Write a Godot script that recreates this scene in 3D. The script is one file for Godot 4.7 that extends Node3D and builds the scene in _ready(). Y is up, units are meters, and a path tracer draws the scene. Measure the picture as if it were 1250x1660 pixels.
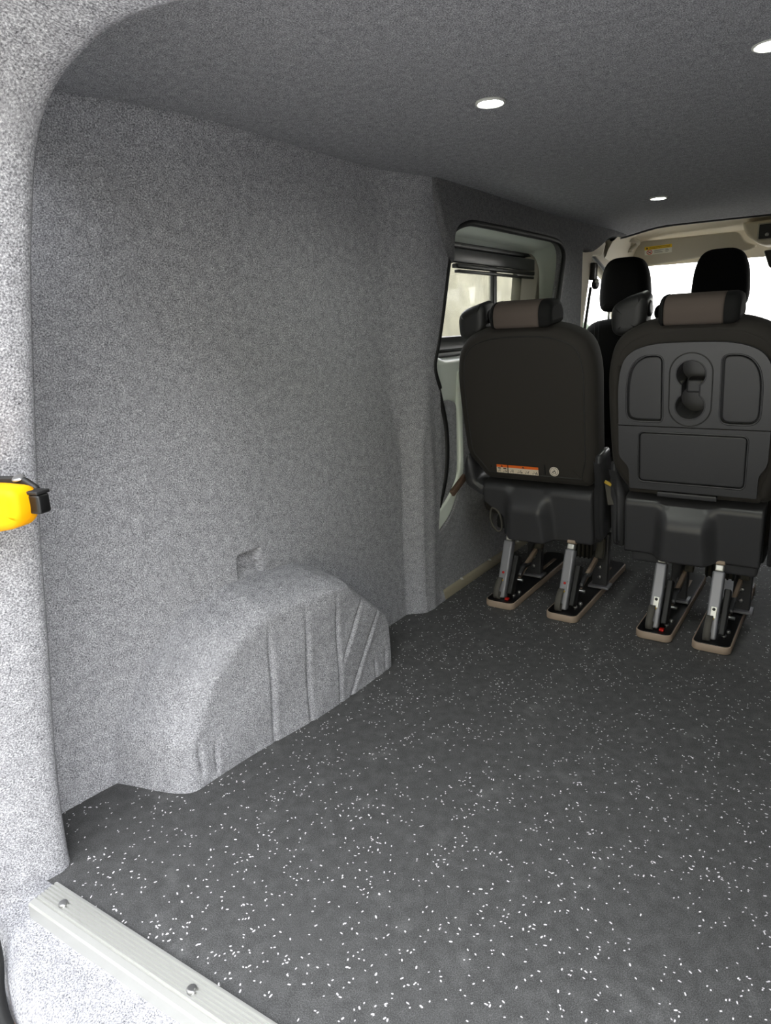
extends Node3D
# Carpet-lined van load space seen through the open rear doors. x right, y up, -z towards the cab; floor at y = 0.

var M := {}
var used := {}
var rng := RandomNumberGenerator.new()

# ---------------------------------------------------------------- helpers
func numbered(parent: Node, called: String) -> String:
	var key := str(parent.get_instance_id()) + called
	var n: int = used.get(key, 0)
	used[key] = n + 1
	return called if n == 0 else "%s_%03d" % [called, n]

func put(called: String, mesh: Mesh, m: Material, parent: Node = self) -> MeshInstance3D:
	var o := MeshInstance3D.new()
	o.name = numbered(parent, called)
	o.mesh = mesh
	o.material_override = m
	parent.add_child(o, true)
	return o

func tag(o: Node, label: String, category := "", group := "") -> Node:
	o.set_meta("label", label)
	if category != "":
		o.set_meta("category", category)
	if group != "":
		o.set_meta("group", group)
	return o

func struct(o: Node, label: String, category: String) -> Node:
	o.set_meta("kind", "structure")
	return tag(o, label, category)

func thing(called: String, at: Vector3, label: String, category: String, group := "") -> Node3D:
	var o := Node3D.new()
	o.name = numbered(self, called)
	add_child(o, true)
	o.position = at
	tag(o, label, category, group)
	return o

func smooth(st: SurfaceTool) -> ArrayMesh:
	st.generate_normals()
	return st.commit()

func begin() -> SurfaceTool:
	var st := SurfaceTool.new()
	st.begin(Mesh.PRIMITIVE_TRIANGLES)
	st.set_smooth_group(0)
	return st

# a surface through f(u, v), u and v running 0..1
func add_grid(st: SurfaceTool, f: Callable, nu: int, nv: int, flip := false) -> void:
	var p: Array[Vector3] = []
	for j in nv + 1:
		for i in nu + 1:
			p.append(f.call(float(i) / nu, float(j) / nv))
	for j in nv:
		for i in nu:
			var a := j * (nu + 1) + i
			if p[a] != Vector3.INF and p[a + 1] != Vector3.INF and p[a + nu + 2] != Vector3.INF and p[a + nu + 1] != Vector3.INF:
				quad(st, p[a], p[a + 1], p[a + nu + 2], p[a + nu + 1], flip)

func quad(st: SurfaceTool, a: Vector3, b: Vector3, c: Vector3, d: Vector3, flip := false) -> void:
	var o := [a, b, c, a, c, d] if not flip else [a, c, b, a, d, c]
	for q in o:
		st.add_vertex(q)

# closed rings of equal length joined one to the next
func add_rings(st: SurfaceTool, rings: Array, flip := false) -> void:
	for k in rings.size() - 1:
		var a: PackedVector3Array = rings[k]
		var b: PackedVector3Array = rings[k + 1]
		var n := a.size()
		for i in n:
			var j := (i + 1) % n
			quad(st, a[i], a[j], b[j], b[i], flip)

func inner_polygon(o: PackedVector2Array, d: float) -> PackedVector2Array:
	var best := PackedVector2Array()
	for q in Geometry2D.offset_polygon(o, -d, Geometry2D.JOIN_MITER):
		if q.size() > best.size():
			best = q
	return best

# the outline pulled in by d, point for point; points that would cross collapse onto the true inner outline
func inset(o: PackedVector2Array, d: float) -> PackedVector2Array:
	var r := PackedVector2Array()
	var n := o.size()
	for i in n:
		var e1 := (o[i] - o[(i + n - 1) % n]).normalized()
		var e2 := (o[(i + 1) % n] - o[i]).normalized()
		var t := (e1 + e2)
		t = t.normalized() if t.length() > 0.001 else e1
		var nn := Vector2(-t.y, t.x)
		var k := maxf(0.6, nn.dot(Vector2(-e1.y, e1.x)))
		r.append(o[i] + nn * d / k)
	if d > 0.002:
		var p := inner_polygon(o, d)
		if p.size() > 2:
			for i in n:
				var best := r[i]
				var far := 1e9
				for k in p.size():
					var q := Geometry2D.get_closest_point_to_segment(r[i], p[k], p[(k + 1) % p.size()])
					if q.distance_squared_to(r[i]) < far:
						far = q.distance_squared_to(r[i])
						best = q
				r[i] = best
	return r

func ccw(o: PackedVector2Array) -> PackedVector2Array:
	if Geometry2D.is_polygon_clockwise(o):
		o.reverse()
	return o

# a padded solid: the outline pulled in by profile [inset, height] pairs, capped at both ends; at(x, y, height) places it
func add_pad(st: SurfaceTool, outline: PackedVector2Array, profile: Array, at: Callable) -> void:
	outline = ccw(outline.duplicate())
	var rings := []
	for k in profile.size():
		var o := inset(outline, profile[k][0])
		var ring := PackedVector3Array()
		for q in o:
			ring.append(at.call(q.x, q.y, profile[k][1]))
		rings.append(ring)
		if k == 0 or k == profile.size() - 1:
			var cap := inner_polygon(outline, profile[k][0]) if profile[k][0] > 0.002 else o
			if cap.size() < 3:
				cap = o
			var tri := Geometry2D.triangulate_polygon(cap)
			st.set_smooth_group(k + 1)
			for i in range(0, tri.size(), 3):
				var s: Array = [tri[i], tri[i + 1], tri[i + 2]]
				var cw := Geometry2D.is_polygon_clockwise(PackedVector2Array([cap[s[0]], cap[s[1]], cap[s[2]]]))
				if cw == (k != 0):
					s.reverse()
				for q in s:
					st.add_vertex(at.call(cap[q].x, cap[q].y, profile[k][1]))
			st.set_smooth_group(0)
	add_rings(st, rings, true)

func pad(outline: PackedVector2Array, profile: Array, at: Callable) -> ArrayMesh:
	var st := begin()
	add_pad(st, outline, profile, at)
	return smooth(st)

# profile of a slab from height lo to hi with edges rounded by r (hi end first)
func slab(lo: float, hi: float, r: float) -> Array:
	return [[r * 1.6, hi], [r, hi], [r * 0.3, hi - r * 0.3], [0.0, hi - r], [0.0, lo + r], [r * 0.3, lo + r * 0.3], [r, lo], [r * 1.6, lo]]

func rrect(x0: float, x1: float, y0: float, y1: float, r: float, k := 6) -> PackedVector2Array:
	var o := PackedVector2Array()
	for c in [[x1 - r, y1 - r, 0.0], [x0 + r, y1 - r, 0.5], [x0 + r, y0 + r, 1.0], [x1 - r, y0 + r, 1.5]]:
		for i in k + 1:
			var a: float = (c[2] + 0.5 * i / k) * PI
			o.append(Vector2(c[0] + r * cos(a), c[1] + r * sin(a)))
	return o

# polygon with corners rounded: entries [x, y, radius]
func rpoly(pts: Array, k := 5) -> PackedVector2Array:
	var o := PackedVector2Array()
	var n := pts.size()
	for i in n:
		var p := Vector2(pts[i][0], pts[i][1])
		var a := Vector2(pts[(i + n - 1) % n][0], pts[(i + n - 1) % n][1])
		var b := Vector2(pts[(i + 1) % n][0], pts[(i + 1) % n][1])
		var r: float = pts[i][2]
		if r <= 0.0:
			o.append(p)
			continue
		var da := p + (a - p).limit_length(minf(r, (a - p).length() * 0.48))
		var db := p + (b - p).limit_length(minf(r, (b - p).length() * 0.48))
		for s in k + 1:
			var t := float(s) / k
			o.append(da.lerp(p, t).lerp(p.lerp(db, t), t))
	return o

func spline(pts: Array, sub: int, closed := false) -> Array:
	var o := []
	var n := pts.size()
	var last := n if closed else n - 1
	for i in last:
		var p0 = pts[(i - 1 + n) % n] if closed else pts[maxi(i - 1, 0)]
		var p1 = pts[i]
		var p2 = pts[(i + 1) % n]
		var p3 = pts[(i + 2) % n] if closed else pts[mini(i + 2, n - 1)]
		for s in sub:
			var t := float(s) / sub
			o.append(p1.cubic_interpolate(p2, p0, p3, t))
	if not closed:
		o.append(pts[n - 1])
	return o

func spline2(pts: Array, sub: int) -> PackedVector2Array:
	return PackedVector2Array(spline(pts, sub, true))

func add_tube(st: SurfaceTool, path: Array, r: float, n := 8, closed := false) -> void:
	var rings := []
	var m := path.size()
	var up := Vector3.ZERO
	for i in m:
		var a: Vector3 = path[(i - 1 + m) % m] if closed or i > 0 else path[0]
		var b: Vector3 = path[(i + 1) % m] if closed or i < m - 1 else path[m - 1]
		var t := (b - a).normalized()
		if up == Vector3.ZERO:
			up = t.cross(Vector3(0.3, 0.9, 0.2)).normalized()
		up = (up - t * up.dot(t)).normalized()
		var w := t.cross(up)
		var ring := PackedVector3Array()
		for k in n:
			var g := TAU * k / n
			ring.append(path[i] + (up * cos(g) + w * sin(g)) * r)
		rings.append(ring)
	if closed:
		rings.append(rings[0])
	add_rings(st, rings)
	if not closed:
		for e in [0, m - 1]:
			var ring: PackedVector3Array = rings[e]
			for k in range(1, n - 1):
				var tri: Array = [ring[0], ring[k], ring[k + 1]]
				if e == 0:
					tri.reverse()
				for q in tri:
					st.add_vertex(q)

func tube(path: Array, r: float, n := 8, closed := false) -> ArrayMesh:
	var st := begin()
	add_tube(st, path, r, n, closed)
	return smooth(st)

# bevelled box of a size about the origin of t
func add_box(st: SurfaceTool, size: Vector3, t: Transform3D, r := 0.003) -> void:
	var h := size * 0.5
	var e := minf(r, minf(h.x, minf(h.y, h.z)) * 0.45)
	add_pad(st, rrect(-h.x, h.x, -h.y, h.y, maxf(e, 0.0005), 2), slab(-h.z, h.z, e), func(x, y, d): return t * Vector3(x, y, d))

func box(size: Vector3, t: Transform3D, r := 0.003) -> ArrayMesh:
	var st := begin()
	add_box(st, size, t, r)
	return smooth(st)

func at(x: float, y: float, z: float) -> Transform3D:
	return Transform3D(Basis(), Vector3(x, y, z))

# a square beam from a to b, w wide along x, d deep
func beam(a: Vector3, b: Vector3, w: float, d: float, r := 0.003) -> ArrayMesh:
	var y := (b - a).normalized()
	var x := (Vector3.RIGHT - y * y.x).normalized()
	return box(Vector3(w, a.distance_to(b), d), Transform3D(Basis(x, y, x.cross(y)), (a + b) * 0.5), r)

# a flat strap following a path in the y-z plane
func strap(path: Array, x: float, w: float, th: float) -> ArrayMesh:
	var st := begin()
	var rings := []
	for i in path.size():
		var a: Vector2 = path[maxi(i - 1, 0)]
		var b: Vector2 = path[mini(i + 1, path.size() - 1)]
		var t := (b - a).normalized()
		var nn := Vector2(-t.y, t.x) * th * 0.5
		var p: Vector2 = path[i]
		rings.append(PackedVector3Array([Vector3(x - w / 2, p.y + nn.y, p.x + nn.x), Vector3(x + w / 2, p.y + nn.y, p.x + nn.x), Vector3(x + w / 2, p.y - nn.y, p.x - nn.x), Vector3(x - w / 2, p.y - nn.y, p.x - nn.x)]))
	add_rings(st, rings)
	for e in [0, rings.size() - 1]:
		var q: PackedVector3Array = rings[e]
		quad(st, q[0], q[1], q[2], q[3], e == 0)
	st.set_smooth_group(0)
	return smooth(st)

func bolt(p: Vector3, dir: Vector3, r: float, h: float) -> ArrayMesh:
	var y := dir.normalized()
	var x := y.cross(Vector3(0.31, 0.2, 0.9)).normalized()
	var t := Transform3D(Basis(x, y, x.cross(y)), p)
	var st := begin()
	var rings := []
	for pr in [[r, 0.0], [r, h * 0.5], [r * 0.85, h * 0.85], [r * 0.5, h], [0.0001, h]]:
		var ring := PackedVector3Array()
		for k in 12:
			ring.append(t * Vector3(pr[0] * cos(TAU * k / 12), pr[1], pr[0] * sin(TAU * k / 12)))
		rings.append(ring)
	add_rings(st, rings)
	return smooth(st)

func ss(a: float, b: float, x: float) -> float:
	var t := clampf((x - a) / (b - a), 0.0, 1.0)
	return t * t * (3.0 - 2.0 * t)

func along(table: Array, y: float) -> float:
	for i in table.size() - 1:
		if y <= table[i + 1][0]:
			return lerpf(table[i][1], table[i + 1][1], clampf((y - table[i][0]) / (table[i + 1][0] - table[i][0]), 0, 1))
	return table[-1][1]

# ---------------------------------------------------------------- materials
func mat(c: Color, rough: float, metal := 0.0, spec := 0.5) -> StandardMaterial3D:
	var m := StandardMaterial3D.new()
	m.albedo_color = c
	m.roughness = rough
	m.metallic = metal
	m.metallic_specular = spec
	return m

func tri(m: StandardMaterial3D, per_metre: float) -> StandardMaterial3D:
	m.uv1_triplanar = true
	m.uv1_world_triplanar = true
	m.uv1_triplanar_sharpness = 4.0
	m.uv1_scale = Vector3.ONE * per_metre
	return m

func noise_bytes(size: int, freq: float, seed_: int, oct := 1) -> PackedByteArray:
	var n := FastNoiseLite.new()
	n.noise_type = FastNoiseLite.TYPE_SIMPLEX_SMOOTH
	n.seed = seed_
	n.frequency = freq
	n.fractal_type = FastNoiseLite.FRACTAL_FBM if oct > 1 else FastNoiseLite.FRACTAL_NONE
	n.fractal_octaves = oct
	var im := n.get_seamless_image(size, size, false, false, 0.1, false)
	im.convert(Image.FORMAT_L8)
	return im.get_data()

func tex(size_x: int, size_y: int, rgb: PackedByteArray) -> ImageTexture:
	return ImageTexture.create_from_image(Image.create_from_data(size_x, size_y, false, Image.FORMAT_RGB8, rgb))

# needle felt: pale and dark grey fibres mixed, a little clumped
func felt(mean: float, swing: float, seed_: int) -> ImageTexture:
	var s := 1024
	var a := noise_bytes(s, 0.34, seed_)
	var b := noise_bytes(s, 0.15, seed_ + 1)
	var c := noise_bytes(s, 0.018, seed_ + 2, 3)
	var out := PackedByteArray()
	out.resize(s * s * 3)
	rng.seed = seed_
	for i in s * s:
		var v := mean + swing * ((a[i] - 128) * 0.30 + (b[i] - 128) * 0.40 + (c[i] - 128) * 0.14 + rng.randf_range(-17, 17))
		out[i * 3] = clampi(int(v), 8, 252)
	# single fibres, pale and dark
	for k in 62000:
		var x := rng.randf() * s
		var y := rng.randf() * s
		var an := rng.randf() * TAU
		var tone := (1 if rng.randf() < 0.5 else -1) * rng.randf_range(12, 42) * swing
		for n in rng.randi_range(5, 14):
			var q := (posmod(int(y), s) * s + posmod(int(x), s)) * 3
			out[q] = clampi(int(out[q] + tone), 6, 252)
			x += cos(an)
			y += sin(an)
			an += rng.randf_range(-0.2, 0.2)
	for i in s * s:
		var g := out[i * 3]
		out[i * 3 + 1] = g
		out[i * 3 + 2] = mini(g + 4, 255)
	return tex(s, s, out)

# black rubber with white and grey chips and faint dust
func chips() -> ImageTexture:
	var s := 2048
	var mm := s / 1300.0
	var fine := noise_bytes(s, 0.3, 31)
	var dust := noise_bytes(s, 0.006, 32, 4)
	var broad := noise_bytes(s, 0.02, 35, 3)
	var out := PackedByteArray()
	out.resize(s * s * 3)
	rng.seed = 77
	for i in s * s:
		var v := 71.0 + (fine[i] - 128) * 0.16 + (broad[i] - 128) * 0.08 + maxf(0.0, dust[i] - 165) * 0.25 + rng.randf_range(-12, 12)
		var g := clampi(int(v), 6, 255)
		out[i * 3] = g
		out[i * 3 + 1] = g
		out[i * 3 + 2] = g
	var crowd := noise_bytes(256, 0.05, 33, 2)
	var made := 0
	while made < 4400:
		var cx := rng.randf() * s
		var cy := rng.randf() * s
		if rng.randf() * 255.0 > crowd[int(cy * 256 / s) * 256 + int(cx * 256 / s)] * 1.25 - 30:
			continue
		made += 1
		var big := rng.randf() * rng.randf()
		var l := (1.5 + 2.0 * big) * mm
		var w := (1.0 + 0.7 * rng.randf() * big) * mm
		var an := rng.randf() * PI
		var tone := rng.randf_range(200, 250)
		var ca := cos(an)
		var sa := sin(an)
		var e := int(l) + 2
		for dy in range(-e, e + 1):
			for dx in range(-e, e + 1):
				var u := absf(dx * ca + dy * sa) / l
				var v2 := absf(-dx * sa + dy * ca) / w
				var k := clampf((1.0 - pow(u, 2.6) - pow(v2, 2.6)) * 2.0, 0, 1)
				if k > 0:
					var q := (posmod(int(cy) + dy, s) * s + posmod(int(cx) + dx, s)) * 3
					for ch in 3:
						out[q + ch] = int(lerpf(out[q + ch], tone - (4 if ch == 1 else 0), k))
	return tex(s, s, out)

func concrete() -> ImageTexture:
	var s := 512
	var a := noise_bytes(s, 0.012, 51, 4)
	var b := noise_bytes(s, 0.12, 52, 2)
	var streak := noise_bytes(s, 0.03, 53)
	var out := PackedByteArray()
	out.resize(s * s * 3)
	for y in s:
		for x in s:
			var i := y * s + x
			var v := 124.0 + (a[i] - 128) * 0.12 + (b[i] - 128) * 0.08 + (streak[x] - 128) * 0.03
			if b[i] > 226:
				v -= 40
			out[i * 3] = clampi(int(v), 0, 255)
			out[i * 3 + 1] = clampi(int(v * 0.975), 0, 255)
			out[i * 3 + 2] = clampi(int(v * 0.83), 0, 255)
	return tex(s, s, out)

func line(im: Image, a: Vector2, b: Vector2, w: float, c: Color) -> void:
	var n := int(a.distance_to(b)) + 1
	for i in n + 1:
		var p := a.lerp(b, float(i) / n)
		im.fill_rect(Rect2i(int(p.x - w / 2), int(p.y - w / 2), maxi(1, int(w)), maxi(1, int(w))), c)

func ring_line(im: Image, c: Vector2, r: float, w: float, col: Color) -> void:
	for i in 48:
		line(im, c + Vector2.from_angle(TAU * i / 48) * r, c + Vector2.from_angle(TAU * (i + 1) / 48) * r, w, col)

# printed instruction labels: an orange band over small step drawings
func instruction_print(steps: int, caps: bool) -> ImageTexture:
	var w := 80 * steps
	var im := Image.create_empty(w, 130, false, Image.FORMAT_RGB8)
	im.fill(Color(0.86, 0.8, 0.72))
	im.fill_rect(Rect2i(0, 0, w, 42), Color(0.9, 0.4, 0.06))
	for k in 14:
		line(im, Vector2(w * 0.5 - k, 8 + k * 2), Vector2(w * 0.5 + k, 8 + k * 2), 2, Color(0.08, 0.05, 0.03))
	var ink := Color(0.1, 0.09, 0.09)
	rng.seed = steps
	for i in steps:
		var x := 80.0 * i
		if caps:
			im.fill_rect(Rect2i(int(x) + 18, 50, 44, 16), ink)
		# a little seat: cushion, tilted back, legs, arrow
		var t := 8.0 * i
		line(im, Vector2(x + 18, 106), Vector2(x + 52, 100), 4, ink)
		line(im, Vector2(x + 52, 100), Vector2(x + 50 + t * 0.6, 68 + t * 0.4), 5, ink)
		line(im, Vector2(x + 24, 106), Vector2(x + 22, 122), 3, ink)
		line(im, Vector2(x + 48, 102), Vector2(x + 52, 122), 3, ink)
		line(im, Vector2(x + 28, 74), Vector2(x + 40, 86), 3, ink)
		if i % 2:
			im.fill_rect(Rect2i(int(x) + 58, 96, 12, 20), ink)
	return ImageTexture.create_from_image(im)

func round_print() -> ImageTexture:
	var im := Image.create_empty(128, 128, false, Image.FORMAT_RGB8)
	im.fill(Color(0.85, 0.81, 0.76))
	var ink := Color(0.12, 0.11, 0.1)
	ring_line(im, Vector2(64, 64), 50, 3, ink)
	line(im, Vector2(40, 76), Vector2(72, 56), 8, ink)
	line(im, Vector2(72, 56), Vector2(88, 84), 6, ink)
	line(im, Vector2(56, 40), Vector2(74, 44), 5, ink)
	line(im, Vector2(46, 88), Vector2(86, 92), 4, ink)
	return ImageTexture.create_from_image(im)

func visor_print() -> ImageTexture:
	var im := Image.create_empty(256, 96, false, Image.FORMAT_RGB8)
	im.fill(Color(0.88, 0.88, 0.84))
	im.fill_rect(Rect2i(0, 0, 256, 38), Color(0.93, 0.78, 0.12))
	var ink := Color(0.15, 0.14, 0.12)
	for k in 11:
		line(im, Vector2(22 - k, 8 + k * 2), Vector2(22 + k, 8 + k * 2), 2, ink)
	rng.seed = 9
	for r in 2:
		var x := 46.0
		while x < 236:
			var l := rng.randf_range(6, 18)
			line(im, Vector2(x, 12 + r * 14), Vector2(x + l, 12 + r * 14), 4, ink)
			x += l + 6
	ring_line(im, Vector2(46, 66), 24, 5, Color(0.78, 0.1, 0.08))
	line(im, Vector2(30, 50), Vector2(62, 82), 5, Color(0.78, 0.1, 0.08))
	line(im, Vector2(36, 74), Vector2(58, 62), 5, ink)
	for r in 4:
		line(im, Vector2(92, 50 + r * 10), Vector2(rng.randf_range(150, 180), 50 + r * 10), 3, ink)
		line(im, Vector2(196, 50 + r * 10), Vector2(rng.randf_range(215, 240), 50 + r * 10), 3, ink)
	return ImageTexture.create_from_image(im)

func make_materials() -> void:
	M.felt = tri(mat(Color.WHITE, 0.95, 0, 0.2), 1.9)
	M.felt.albedo_texture = felt(147, 0.78, 11)
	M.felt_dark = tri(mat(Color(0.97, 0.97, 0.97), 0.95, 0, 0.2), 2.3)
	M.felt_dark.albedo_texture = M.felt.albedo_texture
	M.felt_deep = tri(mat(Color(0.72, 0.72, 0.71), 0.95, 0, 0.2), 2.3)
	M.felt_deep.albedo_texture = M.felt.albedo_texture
	M.floor = tri(mat(Color.WHITE, 0.62, 0, 0.4), 1.0 / 1.3)
	M.floor.albedo_texture = chips()
	M.concrete = tri(mat(Color.WHITE, 0.9), 0.5)
	M.concrete.albedo_texture = concrete()
	M.ground = mat(Color(0.60, 0.59, 0.57), 0.9)
	M.alu = mat(Color(0.80, 0.80, 0.785), 0.42, 0.75)
	M.steel = mat(Color(0.62, 0.62, 0.62), 0.3, 0.9)
	M.leg = mat(Color(0.52, 0.52, 0.54), 0.42, 0.35)
	M.yellow = mat(Color(0.92, 0.63, 0.0), 0.6, 0.0, 0.3)
	M.black = mat(Color(0.035, 0.035, 0.037), 0.4)
	M.rubber = mat(Color(0.055, 0.055, 0.055), 0.6)
	M.seal = mat(Color(0.33, 0.33, 0.34), 0.6)
	M.body = mat(Color(0.93, 0.96, 0.92), 0.22)
	M.body.clearcoat_enabled = true
	M.body.clearcoat = 0.6
	M.body.clearcoat_roughness = 0.1
	M.orange = mat(Color(0.85, 0.55, 0.28), 0.4)
	M.fabric = mat(Color(0.20, 0.19, 0.18), 0.85, 0, 0.3)
	M.fabric.rim_enabled = true
	M.fabric.rim = 0.25
	M.leather = mat(Color(0.13, 0.13, 0.13), 0.5)
	M.headcloth = mat(Color(0.36, 0.325, 0.305), 0.9, 0, 0.2)
	M.endcloth = mat(Color(0.10, 0.10, 0.10), 0.8, 0, 0.3)
	M.plastic = mat(Color(0.225, 0.225, 0.235), 0.36)
	M.plastic_inset = mat(Color(0.205, 0.205, 0.215), 0.42)
	M.front = mat(Color(0.10, 0.10, 0.10), 0.9, 0, 0.2)
	M.tan = mat(Color(0.62, 0.55, 0.485), 0.6, 0.2)
	M.web = mat(Color(0.30, 0.29, 0.27), 0.8)
	M.beige = mat(Color(0.88, 0.845, 0.765), 0.7)
	M.visor = mat(Color(0.74, 0.715, 0.655), 0.8)
	M.sill = mat(Color(0.55, 0.52, 0.45), 0.5)
	M.gold = mat(Color(0.72, 0.6, 0.2), 0.5)
	M.red = mat(Color(0.7, 0.08, 0.05), 0.5)
	M.brown = mat(Color(0.38, 0.30, 0.25), 0.6)
	M.glass = mat(Color(0.55, 0.56, 0.52, 0.35), 0.02)
	M.glass.transparency = BaseMaterial3D.TRANSPARENCY_ALPHA
	M.glass.metallic_specular = 0.18
	M.clear = mat(Color(0.9, 0.95, 0.92, 0.06), 0.02)
	M.clear.transparency = BaseMaterial3D.TRANSPARENCY_ALPHA
	M.mirror = mat(Color(0.75, 0.85, 0.85), 0.05, 1.0)
	M.lamp = mat(Color(1, 1, 1), 0.3)
	M.lamp.emission_enabled = true
	M.lamp.emission = Color(1.0, 1.0, 0.96)
	M.lamp.emission_energy_multiplier = 6.0
	M.lamp_rim = mat(Color(0.8, 0.8, 0.78), 0.6)

# ---------------------------------------------------------------- the shell
const EDGE := [[-0.1, -1.805], [0.0, -1.805], [0.1, -1.770], [0.27, -1.776], [0.40, -1.797], [0.62, -1.807], [0.68, -1.803], [0.75, -1.765], [0.90, -1.815], [1.14, -1.893], [1.17, -1.925], [1.30, -1.935]]

func wall_x(z: float, y: float) -> float:
	var x := -1.078
	x -= 0.085 * ss(-1.05, -0.5, z)
	x -= 0.02 * ss(1.0, 1.3, y) * ss(-1.2, -0.5, z)
	# the boxed-in pillar at the front end of the panel, softening upwards
	var soft := ss(0.45, 0.85, y)
	var rise := ss(lerpf(-1.640, -1.55, soft), lerpf(-1.690, -1.78, soft), z)
	x += 0.048 * rise
	# a slack fold in the carpet of that pillar
	x += 0.005 * exp(-pow((z + 1.728 + 0.012 * sin(y * 5.0)) / 0.022, 2)) * (1.0 - soft)
	# shallow square pocket above the wheel arch
	if z < -0.978 and z > -1.046 and y > 0.30 and y < 0.399:
		x -= 0.022
	# slight unevenness of the glued carpet
	x += 0.0020 * sin(z * 9.0 + y * 4.0) + 0.0016 * sin(y * 13.0 - z * 5.0)
	x += 0.006 * exp(-pow((y - 1.262) / 0.02, 2))
	return x

func wall_left() -> void:
	var wl := Node3D.new()
	wl.name = "wall_left"
	add_child(wl, true)
	struct(wl, "left side wall of the van lined in mottled grey felt carpet", "wall")
	var st := begin()
	var f := func(u: float, v: float) -> Vector3:
		var y := lerpf(-0.01, 1.30, v)
		var e := along(EDGE, y)
		var z := lerpf(-0.46, e, u)
		return Vector3(wall_x(z, y), y, z)
	add_grid(st, f, 300, 262)
	# the carpet turns round its front edge towards the door
	var g := func(u: float, v: float) -> Vector3:
		var y := lerpf(-0.01, 1.30, v)
		var e := along(EDGE, y)
		var x := wall_x(e, y)
		return Vector3(lerpf(x, -1.115, u), y, e - 0.012 * sin(u * PI * 0.5))
	add_grid(st, g, 6, 130)
	put("carpet_panel", smooth(st), M.felt, wl)
	# strip over the side door and the pillar behind the cab
	var top := rpoly([[-1.75, 1.30, 0], [-1.80, 1.15, 0], [-1.875, 1.05, 0.0], [-1.885, 1.168, 0.09], [-2.775, 1.168, 0.11], [-2.69, 0.90, 0.05], [-2.66, -0.02, 0], [-2.98, -0.02, 0], [-2.98, 1.155, 0.01], [-3.12, 1.155, 0.05], [-3.24, 1.19, 0.08], [-3.38, 1.245, 0.08], [-3.62, 1.262, 0.0], [-3.66, 1.30, 0]], 8)
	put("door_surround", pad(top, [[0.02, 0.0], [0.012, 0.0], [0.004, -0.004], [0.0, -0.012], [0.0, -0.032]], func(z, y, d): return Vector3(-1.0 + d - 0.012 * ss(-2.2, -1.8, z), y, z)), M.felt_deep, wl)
	# black edging strip pushed over the edge of the opening
	var edge := []
	for i in 8:
		var y := lerpf(0.69, 1.14, i / 7.0)
		edge.append(Vector3(wall_x(along(EDGE, y), y) - 0.004, y, along(EDGE, y) - 0.006))
	edge.append_array([Vector3(-1.015, 1.166, -1.955), Vector3(-1.01, 1.170, -2.05), Vector3(-1.004, 1.170, -2.3), Vector3(-1.004, 1.170, -2.62), Vector3(-1.004, 1.158, -2.715), Vector3(-1.004, 1.12, -2.755), Vector3(-1.004, 1.04, -2.735), Vector3(-1.004, 0.92, -2.698), Vector3(-1.004, 0.80, -2.68), Vector3(-1.004, 0.2, -2.665)])
	put("edge_trim", tube(spline(edge, 6), 0.0095, 8), M.rubber, wl)
	# door-opening seal that bows out behind the carpet edge
	var seal := [Vector3(-1.048, 0.72, -1.795), Vector3(-1.048, 0.65, -1.825), Vector3(-1.048, 0.57, -1.852), Vector3(-1.048, 0.48, -1.858), Vector3(-1.050, 0.39, -1.842), Vector3(-1.055, 0.28, -1.79)]
	put("door_seal", tube(spline(seal, 6), 0.012, 10), M.rubber, wl)
	# outer skin behind the lining, so that no daylight comes through
	put("outer_skin", box(Vector3(0.03, 2.0, 1.62), at(-1.30, 0.45, -1.10), 0.01), M.body, wl)
	put("outer_skin", box(Vector3(0.03, 2.0, 0.34), at(-1.215, 0.45, -3.15), 0.01), M.body, wl)

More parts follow.
